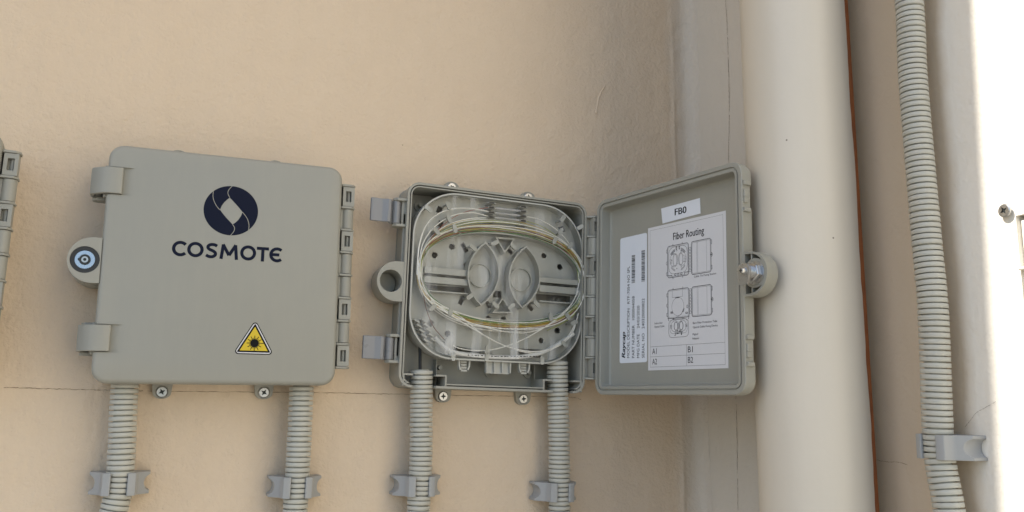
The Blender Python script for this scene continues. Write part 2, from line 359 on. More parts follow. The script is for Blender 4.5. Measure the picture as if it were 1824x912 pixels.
# ================================================================== BOXES
BW, BH, RIM, FRONT, FLOOR = .2, .2035, -.0357, -.0507, -.0480
HX, HY = .207, -.0387
LATCH_Z = ((.1588, .1832), (.0255, .0488))
EARC = (-.0115, .1018)
def ear_outline(r, xr=.002, n=22):
    cx = -.0055
    return [(xr, EARC[1]+r*.99)]+[(cx+r*math.cos(R(85+190*k/n)), EARC[1]+r*math.sin(R(85+190*k/n))) for k in range(n+1)]+[(xr, EARC[1]-r*.99)]

def lid_mesh():
    mb = MB(); O = rrect(0, 0, BW, BH, .0125, 8); C = Vector((BW/2, BH/2))
    def ins(d):
        return rrect(d, d, BW-d, BH-d, max(.0125-d, .0015), 8)
    prof = [(.0125, FLOOR), (.0108, FLOOR+.0004), (.0098, FLOOR+.0016), (.0085, RIM-.0008), (.0080, RIM-.0003), (.0056, RIM-.0003), (.0054, RIM-.0016), (.0042, RIM-.0016), (.0040, RIM), (.0006, RIM), (0, RIM-.0006),
            (0, FRONT+.0050), (.0003, FRONT+.0032), (.0010, FRONT+.0017), (.0022, FRONT+.0006), (.0042, FRONT)]
    mb.loft([[(x, y, z) for x, z in ins(d)] for d, y in prof])
    ob = mb.build('lid', M_grey)
    cut = MB()
    for z0, z1 in LATCH_Z:
        cut.prism_z([(-.004, FRONT-.004), (.0215, FRONT-.004), (.0215, FRONT-.0001), (.0165, FRONT+.0021), (.006, FRONT+.0025), (.003, FRONT+.0046), (-.004, FRONT+.0050)], z0, z1)
    co = cut.build('cut', M_grey)
    md = ob.modifiers.new('b', 'BOOLEAN'); md.object = co; md.operation = 'DIFFERENCE'; md.solver = 'EXACT'
    dg = bpy.context.evaluated_depsgraph_get(); me = bpy.data.meshes.new_from_object(ob.evaluated_get(dg))
    bpy.data.objects.remove(ob); bpy.data.objects.remove(co)
    me.polygons.foreach_set('use_smooth', [True]*len(me.polygons)); me.set_sharp_from_angle(angle=R(32))
    me.transform(Matrix.Translation((-HX, -HY, 0)))        # origin on the hinge axis
    return me
LIDMESH = lid_mesh()
def shift(mb): mb.v = [(x-HX, y-HY, z) for x, y, z in mb.v]; return mb

def make_screw(parent, x, z, y=-.0062, rot=.4, r=.0049):
    mb = MB(); star = []
    for k in range(8):
        a = rot+math.pi*k/4; rr = r*(.64 if k % 2 == 0 else .27); star.append((x+rr*math.cos(a), z+rr*math.sin(a)))
    O = circ((x, z), r*.86, 24)
    mb.holed(O, [star], y-.0012, y+.0004, 0, 1)
    mb.loft([[(a, y+.0006, b) for a, b in circ((x, z), r, 24)], [(a, y-.0006, b) for a, b in circ((x, z), r, 24)], [(a, y-.0012, b) for a, b in O]], 0, True, False)
    mb.flat(star, y-.0001, 1)
    return mb.build('screw', [M_steel, M_recess], parent)

def make_tab(mb, x, z0, sgn):
    w_ = .0078; P = [(x-w_-.0012, z0-sgn*.004)]+[(x+w_*math.cos(R(a)), z0+sgn*(.0068+.0056*math.sin(R(a)))) for a in range(180, -1, -20)]+[(x+w_+.0012, z0-sgn*.004)]
    mb.holed(P, [circ((x, z0+sgn*.0062), .0053, 18)], -.0062, .0006)
    mb.cyl((x, z0+sgn*.0062), .0056, -.004, .0006, 18)

def make_box(name, loc, tilt, angle, kind):
    root = empty(name, (loc[0], 0, loc[1])); root.rotation_euler = (0, -tilt, 0)
    # ---- base
    mb = MB(); mb.prism(rrect(.0005, .0005, BW-.0005, BH-.0005, .012, 7), .0012, -.0028)
    cl, cr = (.0148, .0382), (.1628, .1862); t_ = .0024; i_ = t_/2; zz = i_+.0008
    full = rrect(i_+.0008, zz, BW-i_-.0008, BH-zz, .0115, 7)
    k = 8                                                   # rrect starts at bottom-right corner
    around = [(cr[1], zz)]+full+[(cl[0], zz)]
    mb.wallpath(around, t_, -.002, RIM)
    mb.wallpath([(cl[1], zz), (cr[0], zz)], t_, -.002, RIM)
    ii = .0049
    inn = rrect(ii, ii, BW-ii, BH-ii, .0085, 7)
    mb.wallpath([(cr[1]+.0105, ii)]+[q for q in inn if q[1] > ii+1e-5 or q[0] > .17 or q[0] < .02][1:-1]+[(cl[0]-.0105 if cl[0]-.0105 > ii else ii+.001, ii)], .0014, -.002, RIM+.0006)
    mb.wallpath([(cl[1]+.0105, ii), (cr[0]-.0105, ii)], .0014, -.002, RIM+.0006)
    for a, b in ((cl[0], cl[0]-.009), (cl[1], cl[1]+.010), (cr[0], cr[0]-.010), (cr[1], cr[1]+.009)):
        mb.wallpath([(a, .0132), (b, .0132), (b, .0022)], .0017, -.002, RIM+.0004)
    # ribs and bosses on the floor of the base
    for bx, bz in ((.022, .186), (.178, .186), (.05, .022), (.105, .020), (.148, .021), (.02, .10), (.18, .10)):
        mb.cyl((bx, bz), .0055, -.002, -.0045, 18); mb.cyl((bx, bz), .0022, -.004, -.0105, 12)
    mb.box(.045, .046, -.012, -.002, .004, .030); mb.box(.152, .153, -.012, -.002, .004, .030)
    # outer step (back body is a little smaller, flange round the rim)
    for x0, x1 in ((-.0010, .0016), (BW-.0016, BW+.0010)): mb.box(x0, x1, -.030, -.0265, .03, .17)
    for x in (.0554, .1429): make_tab(mb, x, 0, -1); make_tab(mb, x, BH, 1)
    base = mb.build('base', M_grey, root, bevel=.00035, bseg=1)
    for x in (.0554, .1429):
        for z in (-.0062, BH+.0062): make_screw(base, x, z, rot=random.uniform(0, 1.5))
    # lock ear on the base: a deep cup
    mb = MB(); E1 = ear_outline(.0196, .003)
    mb.holed(E1, [circ(EARC, .0109, 30)], RIM+.0005, -.010)
    mb.cyl(EARC, .0124, -.0105, -.006, 26); mb.cyl(EARC, .0108, -.0115, -.010, 30)
    mb.build('lock_ear', M_grey, root, bevel=.0005)
    # latch ears with pin
    for z0, z1 in LATCH_Z:
        mb = MB(); zc = (z0+z1)/2
        for ze in (z0-.0022, z1-.0006):
            mb.prism_z([(.002, -.020), (-.0075, -.0205), (-.0112, -.0235), (-.0115, -.0285), (-.0085, -.0325), (.002, -.0335)], ze, ze+.0028)
        mb.cyl((-.0078, -.0268), .0030, z0, z1, 14, axis='z'); mb.box(-.003, .002, -.030, -.022, z0, z1)
        mb.build('latch_hinge', M_grey, root, bevel=.0004, bseg=1)
        mb = MB()
        if angle == 0:
            prof = [(-.0108, -.0265), (-.0128, -.0300), (-.0130, -.0390), (-.0118, -.0430), (-.0040, -.0498), (.0000, -.0527), (.0110, -.0532), (.0124, -.0526), (.0124, -.0492), (.0108, -.0487), (.0020, -.0487), (-.0015, -.0478), (-.0080, -.0420), (-.0098, -.0385), (-.0098, -.0300)]
        else:
            prof = [(-.0095, -.0245), (-.0130, -.0290), (-.0150, -.0345), (-.0178, -.0352), (-.0222, -.0330), (-.0240, -.0327), (-.0300, -.0338), (-.0345, -.0335), (-.0350, -.0312), (-.0290, -.0302), (-.0235, -.0300), (-.0205, -.0302), (-.0172, -.0322), (-.0158, -.0290), (-.0120, -.0225)]
        mb.prism_z(prof, z0+.0008, z1-.0008); mb.cyl((-.0078, -.0268), .0042, z0+.0012, z1-.0012, 16, axis='z')
        mb.build('latch', M_latch if angle else M_grey, root, bevel=.0004, bseg=1)
    # hinge: eight knuckles between ribs
    h0, h1 = .0165, .1880; pit = (h1-h0)/8
    mb = MB()
    for q in range(9):
        z = h0+q*pit; mb.prism_z([(.1985, -.0300), (.2085, -.0300), (.2135, -.0335), (.2138, -.0425), (.2105, -.0460), (.2012, -.0460), (.1985, -.0440)] if angle == 0 else [(.1985, -.0290), (.2085, -.0300), (.2125, -.0335), (.2128, -.0405), (.2100, -.0435), (.2045, -.0435), (.2018, -.0400), (.1985, -.0385)], z-.0010, z+.0010)
    mb.box(.1985, .2035, -.034, -.028, h0, h1)
    mb.build('hinge_bracket', M_grey, root, bevel=.0003, bseg=1)
    for q in range(8):
        z0, z1 = h0+q*pit+.0014, h0+(q+1)*pit-.0014; mb = MB()
        if q in (0, 2, 5, 7):
            zc = (z0+z1)/2; F = -.0450 if angle == 0 else -.0432
            xl = .2018 if angle == 0 else .2032
            mb.holed([(xl, z0), (.2126, z0), (.2126, z1), (xl, z1)], [[(.2046, zc-.0052), (.2097, zc-.0052), (.2097, zc+.0052), (.2046, zc+.0052)]], F, F+.0055)
            mb.box(xl+.0002, .2124, F+.0056, -.034, z0, z1); mb.cyl((.2080, F+.0042), .0016, zc-.0051, zc+.0051, 10, axis='z')
        else:
            mb.cyl((HX+.0003, HY-(.0006 if angle == 0 else -.0004)), .0058 if angle == 0 else .0052, z0, z1, 22, axis='z'); mb.box(.2005, .2065, -.0425 if angle == 0 else -.0405, -.034, z0, z1)
        mb.build('hinge_knuckle', M_grey, root, bevel=.0003, bseg=1)
    # ---- lid / door, hung on the hinge axis
    lid = bpy.data.objects.new('lid', LIDMESH); COL.objects.link(lid); lid.parent = root
    lid.location = (HX, HY, 0); lid.rotation_euler = (0, 0, angle)
    # lock ear on the lid
    mb = MB(); E2 = ear_outline(.0193, .0005); EI = ear_outline(.0172, -.0016)
    yb = FRONT+.0028
    mb.holed(E2, [circ(EARC, .0113, 30)], FRONT+.0010, yb+.0012)
    mb.holed(E2, [EI], yb+.0012, RIM-.0004)
    mb.holed(circ(EARC, .0126, 30), [circ(EARC, .0072, 26)], yb+.0012, RIM-.0010)
    for zz_ in (-1, 1):
        mb.box(EARC[0]+.0028, EARC[0]+.0042, yb+.001, RIM-.0008, EARC[1]+zz_*.0134-.0040, EARC[1]+zz_*.0134+.0040)
    shift(mb).build('lid_ear', M_grey, lid, bevel=.0004, bseg=1)
    mb = MB()
    mb.holed(circ(EARC, .0112, 34), [circ(EARC, .0079, 34)], FRONT+.0016, yb+.0011, 1)
    mb.cyl(EARC, .0070, FRONT+.0022, yb+.004, 30, 0); mb.holed(circ(EARC, .0076, 30), [circ(EARC, .0048, 30)], FRONT+.0017, FRONT+.0024, 0)
    mb.cyl(EARC, .0044, FRONT+.0012, FRONT+.0024, 20, 2)
    mb.holed(circ(EARC, .0026, 18), [circ(EARC, .0013, 12)], FRONT+.0008, FRONT+.0014, 3)
    mb.box(EARC[0]-.0052, EARC[0]-.0030, FRONT+.0011, FRONT+.002, EARC[1]-.0009, EARC[1]+.0011, 2)
    # inner side of the lock: nut, threaded barrel, cam plate, small screw
    hexa = circ(EARC, .0082, 6, a0=.3)
    mb.loft([[(x, RIM-.0012, z) for x, z in circ(EARC, .0074, 6, a0=.3)], [(x, RIM-.0002, z) for x, z in hexa], [(x, RIM+.0036, z) for x, z in hexa], [(x, RIM+.0044, z) for x, z in circ(EARC, .0072, 6, a0=.3)]], 3)
    mb.cyl(EARC, .0100, RIM-.0010, RIM-.0003, 26, 3)
    L_ = []
    for q in range(15):
        yy = RIM+.0044+q*.0005; rr = .0056 if q % 2 else .0061; L_.append([(x, yy, z) for x, z in circ(EARC, rr, 22)])
    mb.loft(L_, 3)
    ex, ez = EARC; yc = RIM+.0118
    cam_ = arc((ex, ez), .0070, 20, 200, 12)+[(ex-.0062, ez-.0052), (ex-.0045, ez-.0115), (ex+.0045, ez-.0115), (ex+.0062, ez-.0050)]
    mb.prism(cam_, yc, yc+.0018, 3)
    mb.cyl(EARC, .0040, yc+.0018, yc+.0026, 18, 3); mb.cyl(EARC, .0031, yc+.0026, yc+.0048, 18, 3, r1=.0024)
    for s_ in (0, 1):
        d = .0017; a_ = (d, .0004) if s_ == 0 else (.0004, d)
        mb.box(ex-a_[0], ex+a_[0], yc+.0046, yc+.0050+.0001*s_, ez-a_[1], ez+a_[1], 2)
    shift(mb).build('lock', [M_lock, M_rubber, M_recess, M_steel], lid, bevel=.00015, bseg=1)
    # catches for the latches on the free edge
    for z0, z1 in LATCH_Z:
        mb = MB(); zc = (z0+z1)/2
        mb.box(-.0022, .001, RIM-.0095, RIM-.0012, z0-.0016, z0+.0022); mb.box(-.0022, .001, RIM-.0095, RIM-.0012, z1-.0022, z1+.0016)
        mb.box(-.0016, .001, RIM-.0060, RIM-.0016, zc-.0058, zc+.0058); mb.box(-.0019, .001, RIM-.0066, RIM-.0010, zc-.0010, zc+.0010)
        shift(mb).build('latch_catch', M_grey, lid, bevel=.0004, bseg=1)
    return root, lid

# ---- lettering on a closed lid -------------------------------------------------
def lid_print(lid):
    y = FRONT-.00012
    lc = (.1016, .1532); RX, RZ = .0231, .0224
    hole = [(.0998, .1649), (.0974, .1626), (.0954, .1602), (.0935, .1570), (.0922, .1532), (.0947, .1500), (.0975, .1468), (.1005, .1438), (.1035, .1408), (.1062, .1430), (.1084, .1457), (.1102, .1490), (.1114, .1526), (.1087, .1558), (.1058, .1590), (.1028, .1620)]
    outer = [(lc[0]+RX*math.cos(2*math.pi*k/72), lc[1]+RZ*math.sin(2*math.pi*k/72)) for k in range(72)]
    mb = MB(); mb.flat(outer, y, 0, [hole])
    for pts in ([(.0858, .1718), (.0856, .1649), (.0870, .1600), (.0896, .1557), (.0921, .1530)], [(.1014, .1757), (.0986, .1719), (.0980, .1686), (.0998, .1649)],
                [(.1114, .1526), (.1155, .1474), (.1175, .1414), (.1172, .1343)], [(.1035, .1408), (.1053, .1379), (.1048, .1344), (.1022, .1307)]):
        mb.stroke([(q.x, q.y) for q in spline([Vector((a, b, 0)) for a, b in pts], 6)], .00052, y-.0001, 1)
    shift(mb).build('logo', [M_navy, M_grey], lid, recalc=False)
    mb = MB(); W_ = .00272; cz = .11605; k = [0]
    def st(pts, closed=False): k[0] += 1; mb.stroke(pts, W_, y-.00001*k[0], 0, closed)
    st(arc((.0618, cz), .00545, 42, 318, 22)); st(circ((.07405, cz), .00540, 30), True)
    st([(q.x, q.y) for q in spline([Vector((a, b, 0)) for a, b in [(.0917, .1203), (.0897, .1213), (.0867, .1214), (.0845, .1201), (.0843, .1183), (.0860, .1169), (.0886, .1158), (.0905, .1142), (.0904, .1121), (.0882, .1107), (.0854, .1107), (.0829, .1119)]], 3)])
    st([(.0955, .1092), (.0969, .1223)]); st([(.0966, .1223), (.1020, .1128)]); st([(.1020, .1128), (.1074, .1223)]); st([(.1071, .1223), (.1085, .1092)])
    st(circ((.11815, cz), .00545, 30), True); st([(.1254, .1209), (.1358, .1209)]); st([(.1307, .1212), (.1307, .1092)])
    st(arc((.1432, cz), .00545, 48, 312, 22)); st([(.1385, cz), (.1452, cz)])
    shift(mb).build('lettering', M_navy, lid, recalc=False)
    mb = MB(); A, B_, C_ = Vector((.1275, .0546)), Vector((.1121, .0277)), Vector((.1426, .0276)); cen = (A+B_+C_)/3
    def tri(s_, r_):
        P = [cen+(q-cen)*s_ for q in (A, B_, C_)]; out = []
        if r_ == 0: return [(q.x, q.y) for q in P]
        for i in range(3):
            q = P[i]; a = (P[i-1]-q).normalized(); b = (P[(i+1) % 3]-q).normalized(); bi = (a+b).normalized(); h = math.acos(max(-1, min(1, a.dot(b))))/2
            c = q+bi*(r_/math.sin(h)); s0 = math.atan2(-a.y, -a.x); pa = q+a*(r_/math.tan(h)); pb = q+b*(r_/math.tan(h))
            a0 = math.atan2((pa-c).y, (pa-c).x); a1 = math.atan2((pb-c).y, (pb-c).x)
            while a1-a0 > math.pi: a1 -= 2*math.pi
            while a1-a0 < -math.pi: a1 += 2*math.pi
            out += [(c.x+r_*math.cos(a0+(a1-a0)*k_/6), c.y+r_*math.sin(a0+(a1-a0)*k_/6)) for k_ in range(7)]
        return out
    mb.flat(tri(1.14, .0026), y, 0); mb.flat(tri(1.05, .0020), y-.00008, 1); mb.flat(tri(.94, .0006), y-.00016, 0); mb.flat(tri(.78, 0), y-.00024, 2)
    sc = (.1277, .0362); mb.flat(circ(sc, .0036, 24), y-.00034, 0)
    for k_ in range(24):
        a = 2*math.pi*k_/24; L1 = .0066 if k_ % 2 == 0 else .0047
        if k_ == 0: L1 = .0090
        mb.stroke([(sc[0]+.003*math.cos(a), sc[1]+.003*math.sin(a)), (sc[0]+L1*math.cos(a), sc[1]+L1*math.sin(a))], .00062 if k_ % 2 == 0 else .00045, y-.00032-.000002*k_, 0)
    shift(mb).build('warning_label', [M_black, M_paper, M_yellow], lid, recalc=False)

box1, lid1 = make_box('junction_box', (0, 0), .00623, 0, 'closed'); lid_print(lid1)
tag(box1, 'closed grey plastic box with navy ring logo and yellow laser triangle', 'junction box', 'fibre junction boxes on the wall')
box3, lid3 = make_box('junction_box', (-.2836, .0034), -.015, 0, 'closed'); lid_print(lid3)
tag(box3, 'grey box cut off by the left edge of the photo, only its hinge showing', 'junction box', 'fibre junction boxes on the wall')
box2, lid2 = make_box('junction_box', (.2615, .00034), -.02005, 1.7595, 'open')
tag(box2, 'open grey box with coiled fibres, its door swung out against the pipe', 'junction box', 'fibre junction boxes on the wall')

# ---- labels inside the open door -----------------------------------------------
yf = FLOOR
def lines(mb, x, z, **kw): pass
# sheet
mb = MB(); ys_ = yf+.00022
mb.prism([(.1327, .0238), (.0299, .0236), (.0299, .1649), (.1327, .1652)], yf-.0001, ys_, 0)
yp = ys_+.0001
def S(pts, wd=.00032, closed=False): mb.stroke(pts, wd, yp, 1, closed)
def T(body, xl, z, width, cap, bold=0): put_text(mb, body, lambda u, v, e=0: (xl-u, yp+.00002+e, z+v), width, cap, 1, 0, bold)
def RR(x0, z0, x1, z1, r, wd=.00032): S(rrect(min(x0, x1), z0, max(x0, x1), z1, r, 3), wd, True)
S([(.1295, .0270), (.1296, .1622), (.0333, .1618), (.0333, .0268)], .00016)
for z in (.0465, .0368, .0269): S([(.1295, z), (.0333, z-.0001)], .0002)
S([(.0804, .0465), (.0805, .0269)], .0002)
T('Fiber Routing', .0969, .1478, .0402, .0072, .00012)
T('A1', .1268, .0393, .0062, .0056); T('B1', .0787, .0392, .0062, .0056); T('A2', .1268, .0294, .0066, .0056); T('B2', .0788, .0295, .0066, .0056)
T('Cable Tie Fixing Station', .0699, .1082, .0275, .0018); T('Subscriber', .1237, .0682, .0115, .0018); T('Optical Cable', .1237, .0648, .0140, .0018)
T('Bare Fiber Protection Tube', .0720, .0650, .0300, .0019); T('Optical Cable Fixing Device', .0720, .0611, .0305, .0019); T('Pigtail', .0724, .0547, .0068, .0018); T('Adapter', .0730, .0508, .0088, .0018)
for (zb, zt, full) in ((.1116, .1425, True), (.0722, .0996, False)):
    RR(.1050, zb, .0767, zt, .0025, .00050); RR(.1040, zb+.001, .0777, zt-.001, .002, .00018)
    RR(.0731, zb-.0004, .0484, zt, .0022, .00050); RR(.0722, zb+.0006, .0493, zt-.001, .0018, .0002)
    for x in (.0662, .0650, .0540): S([(x, zb+.001), (x, zt-.001)], .00014)
    RR(.1066, zt-.0062, .1050, zt-.0032, .0004, .0003); RR(.1066, zb+.0024, .1050, zb+.0054, .0004, .0003)
    S(arc((.1053, (zb+zt)/2-.001), .0016, -90, 90, 8), .0003); S([(q[0]*-1+.0966, q[1]) for q in arc((.0483, (zb+zt)/2), .0018, -90, 90, 8)], .0004)
    S(circ((.0482, (zb+zt)/2), .0007, 8), .0005, True)
    for z in (zt+.0008, zb-.0010):
        for x in (.0976, .0848): S(circ((x, z), .0006, 8), .0002, True)
    for q in range(8): RR(.0762, zb+.003+q*.0030, .0737, zb+.0050+q*.0030, .0003, .00026)
    RR(.0482, zt-.0055, .0472, zt-.0018, .0003, .0003); RR(.0482, zb+.002, .0472, zb+.0055, .0003, .0003)
    if full:
        cz = (zb+zt)/2+.001; RR(.1032, zb+.0032, .0785, zt-.0016, .006, .00026)
        for sg in (-1, 1):
            S(circ((.0908+sg*.0040, cz), 1, 18, .0026, .0058), .00034, True); S(circ((.0908+sg*.0052, cz), 1, 18, .0056, .0066), .0002, True)
            for q in range(3): S(arc((.0908, cz-.001), .0105+q*.0009, 35 if sg > 0 else 110, 70 if sg > 0 else 145, 6), .0004)
            for q in range(2): S(arc((.0908, cz), .0105+q*.001, -70 if sg > 0 else -145, -35 if sg > 0 else -110, 6), .0003)
            RR(.0908+sg*.002-.0006, zt-.0045, .0908+sg*.002+.0006, zt-.0020, .0002, .0005)
            for q in range(4): S([(.0908+sg*.008, cz-.003+q*.0014), (.0908+sg*.0108, cz-.003+q*.0014)], .00024)
        for q in range(9): a = q*.7; S(circ((.0908+.0085*math.cos(a), cz+.0088*math.sin(a)), .00035, 6), .0003, True)
        for q in range(3): RR(.0955-q*.0040, zb+.0014, .0935-q*.0040, zb+.0030, .0002, .0004)
        S([(.1046, zb+.0022), (.0990, zb+.0020), (.0990, zb+.0004)], .0005); S([(.0771, zb+.003), (.0822, zb+.003), (.0822, zb+.0006)], .0005)
    else:
        S([(.0988, zt-.001), (.0988, zt-.0075), (.0852, zt-.0075), (.0852, zt-.001)], .00018); S([(.0948, zt-.0082), (.0890, zt-.0082)], .0006)
        S(circ((.0915, zb+.0108), 1, 26, .0080, .0088), .0002, True); S([(.0840, zb+.008), (.0870, zb+.003), (.0935, zb+.0005), (.0985, zb-.001)], .0002)
        for x in (.0985, .0990, .0998, .1008): S([(x, zb+.0045), (x+.0005, zb+.0066)], .0004)
        for x in (.0850, .0842): S([(x, zb+.005), (x-.0012, zb+.0085)], .0004)
        RR(.0812, zb+.0032, .0786, zb+.0044, .0003, .0004); RR(.0797, zb+.0085, .0782, zb+.0110, .0003, .0003)
        RR(.1038, .0540, .0775, .0706, .0042, .00028); RR(.1022, .0575, .0790, .0712, .0045, .0002)
        for sg in (-1, 1):
            S(circ((.0906+sg*.0035, .0645), 1, 14, .0024, .0040), .0005, True); S(circ((.0906+sg*.0048, .0645), 1, 16, .0054, .0052), .00025, True)
            for q in range(3): S([(.0906+sg*.0085, .063+q*.0012), (.0906+sg*.0115, .0632+q*.0012)], .0003)
        for q in range(10): S(circ((.0906+random.uniform(-.005, .005), .0580+random.uniform(-.0022, .0022)), .0004, 6), .0004, True)
        for q in range(5): RR(.0955-q*.0022, .0575, .0942-q*.0022, .0590, .0002, .0003)
        S([(.1050, zb+.001), (.1036, .0700)], .0005); S([(.0767, zb+.001), (.0778, .0700)], .0005)
shift(mb).build('routing_sheet', [M_paper, M_line], lid2, recalc=False)
tag(lid2.children[-1], 'white paper sheet headed Fiber Routing with two line drawings')
mb = MB(); mb.prism([(.1137, .1821), (.1118, .1667), (.0609, .1678), (.0615, .1827)], yf-.0001, yf+.0003, 0); yp = yf+.0004
T('FB0', .0945, .1718, .0155, .0066, .00022)
shift(mb).build('name_label', [M_label, M_black], lid2, recalc=False)
mb = MB(); mb.prism(rrect(.1345, .0320, .1753, .1612, .0022, 4), yf-.0001, yf+.0002, 0); yp = yf+.0003
def TV(body, xb, z0, width, cap, bold=0, shear=0): put_text(mb, body, lambda u, v, e=0: (xb+v, yp+.00002+e, z0+u), width, cap, 1, shear, bold)
TV('Raycap', .1668, .0371, .0262, .0052, .0003, .25); TV('MODEL DESCRIPTION   RTF-7054 NO SPL', .1601, .0369, .0935, .0038); TV('PART NUMBER   1000044058', .1527, .0366, .0620, .0038)
TV('MFG DATE    24/03/2020', .1453, .0364, .0520, .0038); TV('SERIAL NO   240320000822', .1380, .0361, .0590, .0038)
for x0, x1, z0, z1, sd in ((.1520, .1572, .1123, .1414, 2), (.1373, .1424, .1122, .1444, 4)):
    rb = random.Random(sd); z = z0
    while z < z1-.0008:
        h = rb.choice((.00028, .00028, .00055, .00085)); mb.add([(x0, yp, z), (x1, yp, z), (x1, yp, z+h), (x0, yp, z+h)], [(0, 1, 2, 3)], 1); z += h+rb.choice((.0003, .0004, .0006))
shift(mb).build('serial_label', [M_label, M_line], lid2, recalc=False)

# ---- splice tray of the open box -----------------------------------------------
TF, TT = -.0210, -.0340
tray_o = rrect(.0085, .0292, .1955, .1968, .046, 12)
OC, OA, OB = (.1075, .1160), .0872, .0446
def oval(k=1.0, kb=None, n=64, e=2.35):
    kb = k if kb is None else kb; P = []
    for i in range(n):
        a = 2*math.pi*i/n; c, s_ = math.cos(a), math.sin(a)
        P.append((OC[0]+OA*k*math.copysign(abs(c)**(2/e), c), OC[1]+OB*kb*math.copysign(abs(s_)**(2/e), s_)))
    return P
def D(c, r, a):
    r = r*1.3
    return [(c[0]+r*math.cos(R(a+t_)), c[1]+r*math.sin(R(a+t_))) for t_ in (-60, -20, 20, 60, 100, 140, 180, 225)]
def rect(c, w_, h, a=0, kk=1.2):
    w_, h = w_*kk, h*kk; ca, sa = math.cos(R(a)), math.sin(R(a)); return [(c[0]+x*ca-z*sa, c[1]+x*sa+z*ca) for x, z in ((-w_/2, -h/2), (w_/2, -h/2), (w_/2, h/2), (-w_/2, h/2))]
holes = [D((.0535, .1437), .0026, 30), D((.0356, .1334), .0026, 60), D((.1562, .1444), .0024, 160), D((.1752, .1339), .0026, 130), D((.0527, .0552), .0026, 100), D((.1735, .0655), .0027, 20), D((.1550, .0542), .0023, 90),
         rect((.0668, .1440), .0038, .0085, 35), rect((.0705, .1270), .0060, .0048, 40), D((.0950, .1251), .0027, 200), rect((.1389, .1261), .0050, .0050, 40), rect((.1045, .0991), .0078, .0060), rect((.0660, .0900), .0038, .0080, -25),
         rect((.0945, .0880), .0034, .0070, 35), rect((.0922, .1475), .0034, .0066, -35), rect((.1175, .1450), .0034, .0050, 45), rect((.1420, .0878), .0036, .0062, 45), rect((.1905, .0925), .0052, .0058), D((.0957, .0735), .0024, 90), D((.1121, .0735), .0024, 90),
         rect((.1050, .1665), .0024, .0065), rect((.1050, .1565), .0024, .0028), rect((.1397, .0685), .0070, .0026), rect((.0344, .0647), .0048, .0052, -30), rect((.0330, .152), .005, .0046, 50), rect((.1765, .1750), .0056, .0056, 20), rect((.0385, .1805), .0045, .006, -20), rect((.0400, .166), .0045, .0055, -25),
         [(.0235, .1106), (.0690, .1112), (.0690, .1128), (.0235, .1122)], [(.0250, .0968), (.0690, .0968), (.0690, .1030), (.0250, .1030)], [(.1480, .1118), (.1900, .1118), (.1900, .1138), (.1480, .1138)], [(.1480, .0956), (.1880, .0956), (.1880, .1032), (.1480, .1032)],
         [(.0600, .0375), (.1030, .0375), (.0600, .0440)], rect((.142, .0405), .022, .007)]
mb = MB(); mb.holed(tray_o, holes, TF, TF+.0017); mb.wallpath(rrect(.0110, .0320, .1930, .1943, .0440, 12), .0016, TF+.0017, -.0030, closed=True)  # lower wall is an unseen skirt, added to darken the holes
tray = mb.build('splice_tray', M_tray, box2)
mb = MB(); mb.wallpath(rrect(.0093, .0300, .1947, .1960, .0455, 12), .0016, TF+.0017, TT, closed=True)
ov = oval(); mb.wallpath(ov, .0012, TF, -.0325, closed=True)
mb.build('rim', M_tray, tray)
def leaf(top, bot, xl, xr, n=14):
    t_, b_ = Vector(top), Vector(bot); P = []
    for xs_, (p0, p1) in ((xl, (t_, b_)), (xr, (b_, t_))):
        for i in range(n):
            u = i/n; q = p0.lerp(p1, u); bow = (1-(2*u-1)**2)**.86; mid = p0.lerp(p1, .5); P.append((q.x+(xs_-mid.x)*bow, q.y))
    return P
for tp, bt, xl, xr, cc in (((.0847, .1487), (.0821, .0852), .0673, .1006, (.0838, .1165)), ((.1298, .1491), (.1271, .0858), .1119, .1462, (.1290, .1160))):
    mb = MB(); lf = leaf(tp, bt, xl, xr); mb.wallpath(lf, .0016, TF, TT-.0008, closed=True)
    cx, cz = cc; sm = [(cx+(x-cx)*.70, cz+(z-cz)*.62) for x, z in lf]
    mb.loft([[(x, TF-.0030, z) for x, z in [(cx+(a-cx)*.96, cz+(b-cz)*.97) for a, b in lf]], [(x, TF-.0012, z) for x, z in [(cx+(a-cx)*.86, cz+(b-cz)*.84) for a, b in lf]], [(x, TF-.0004, z) for x, z in sm]], 0, False, True)
    mb.holed(circ(cc, .0122, 30), [circ(cc, .0114, 30)], TF-.0002, TF-.0040)
    mb.build('winding_core', M_tray, tray, recalc=True)
for P in ([(.097, .1556), (.1166, .156), (.1067, .1414)], [(.0962, .0786), (.1161, .08), (.1061, .0938)]):
    mb = MB(); mb.wallpath(P, .0013, TF, -.0330, closed=True); mb.build('guide', M_tray, tray)
for x0, x1, z0, z1 in ((.0225, .0712, .1130, .1196), (.0228, .0712, .1036, .1102), (.0240, .0700, .0950, .0966), (.1470, .1928, .1142, .1196), (.1472, .1928, .1040, .1112), (.1480, .1880, .0938, .0953)):
    mb = MB(); mb.box(x0, x1, -.0310 if z1-z0 > .004 else -.0295, TF-.0001, z0, z1); mb.build('rail', M_tray, tray, bevel=.0003, bseg=1)
for x in (.0905, .1262):
    mb = MB()
    for q in range(5):
        z = .1715+q*.0050; mb.box(x-.0035, x+.0035, -.0335, TF-.0001, z-.0008, z+.0008); mb.prism_z([(x-.003, -.0335), (x+.003, -.0335), (x+.0055, -.0318), (x+.003, -.0312)], z-.0007, z+.0007)
    mb.build('splice_comb', M_tray, tray)
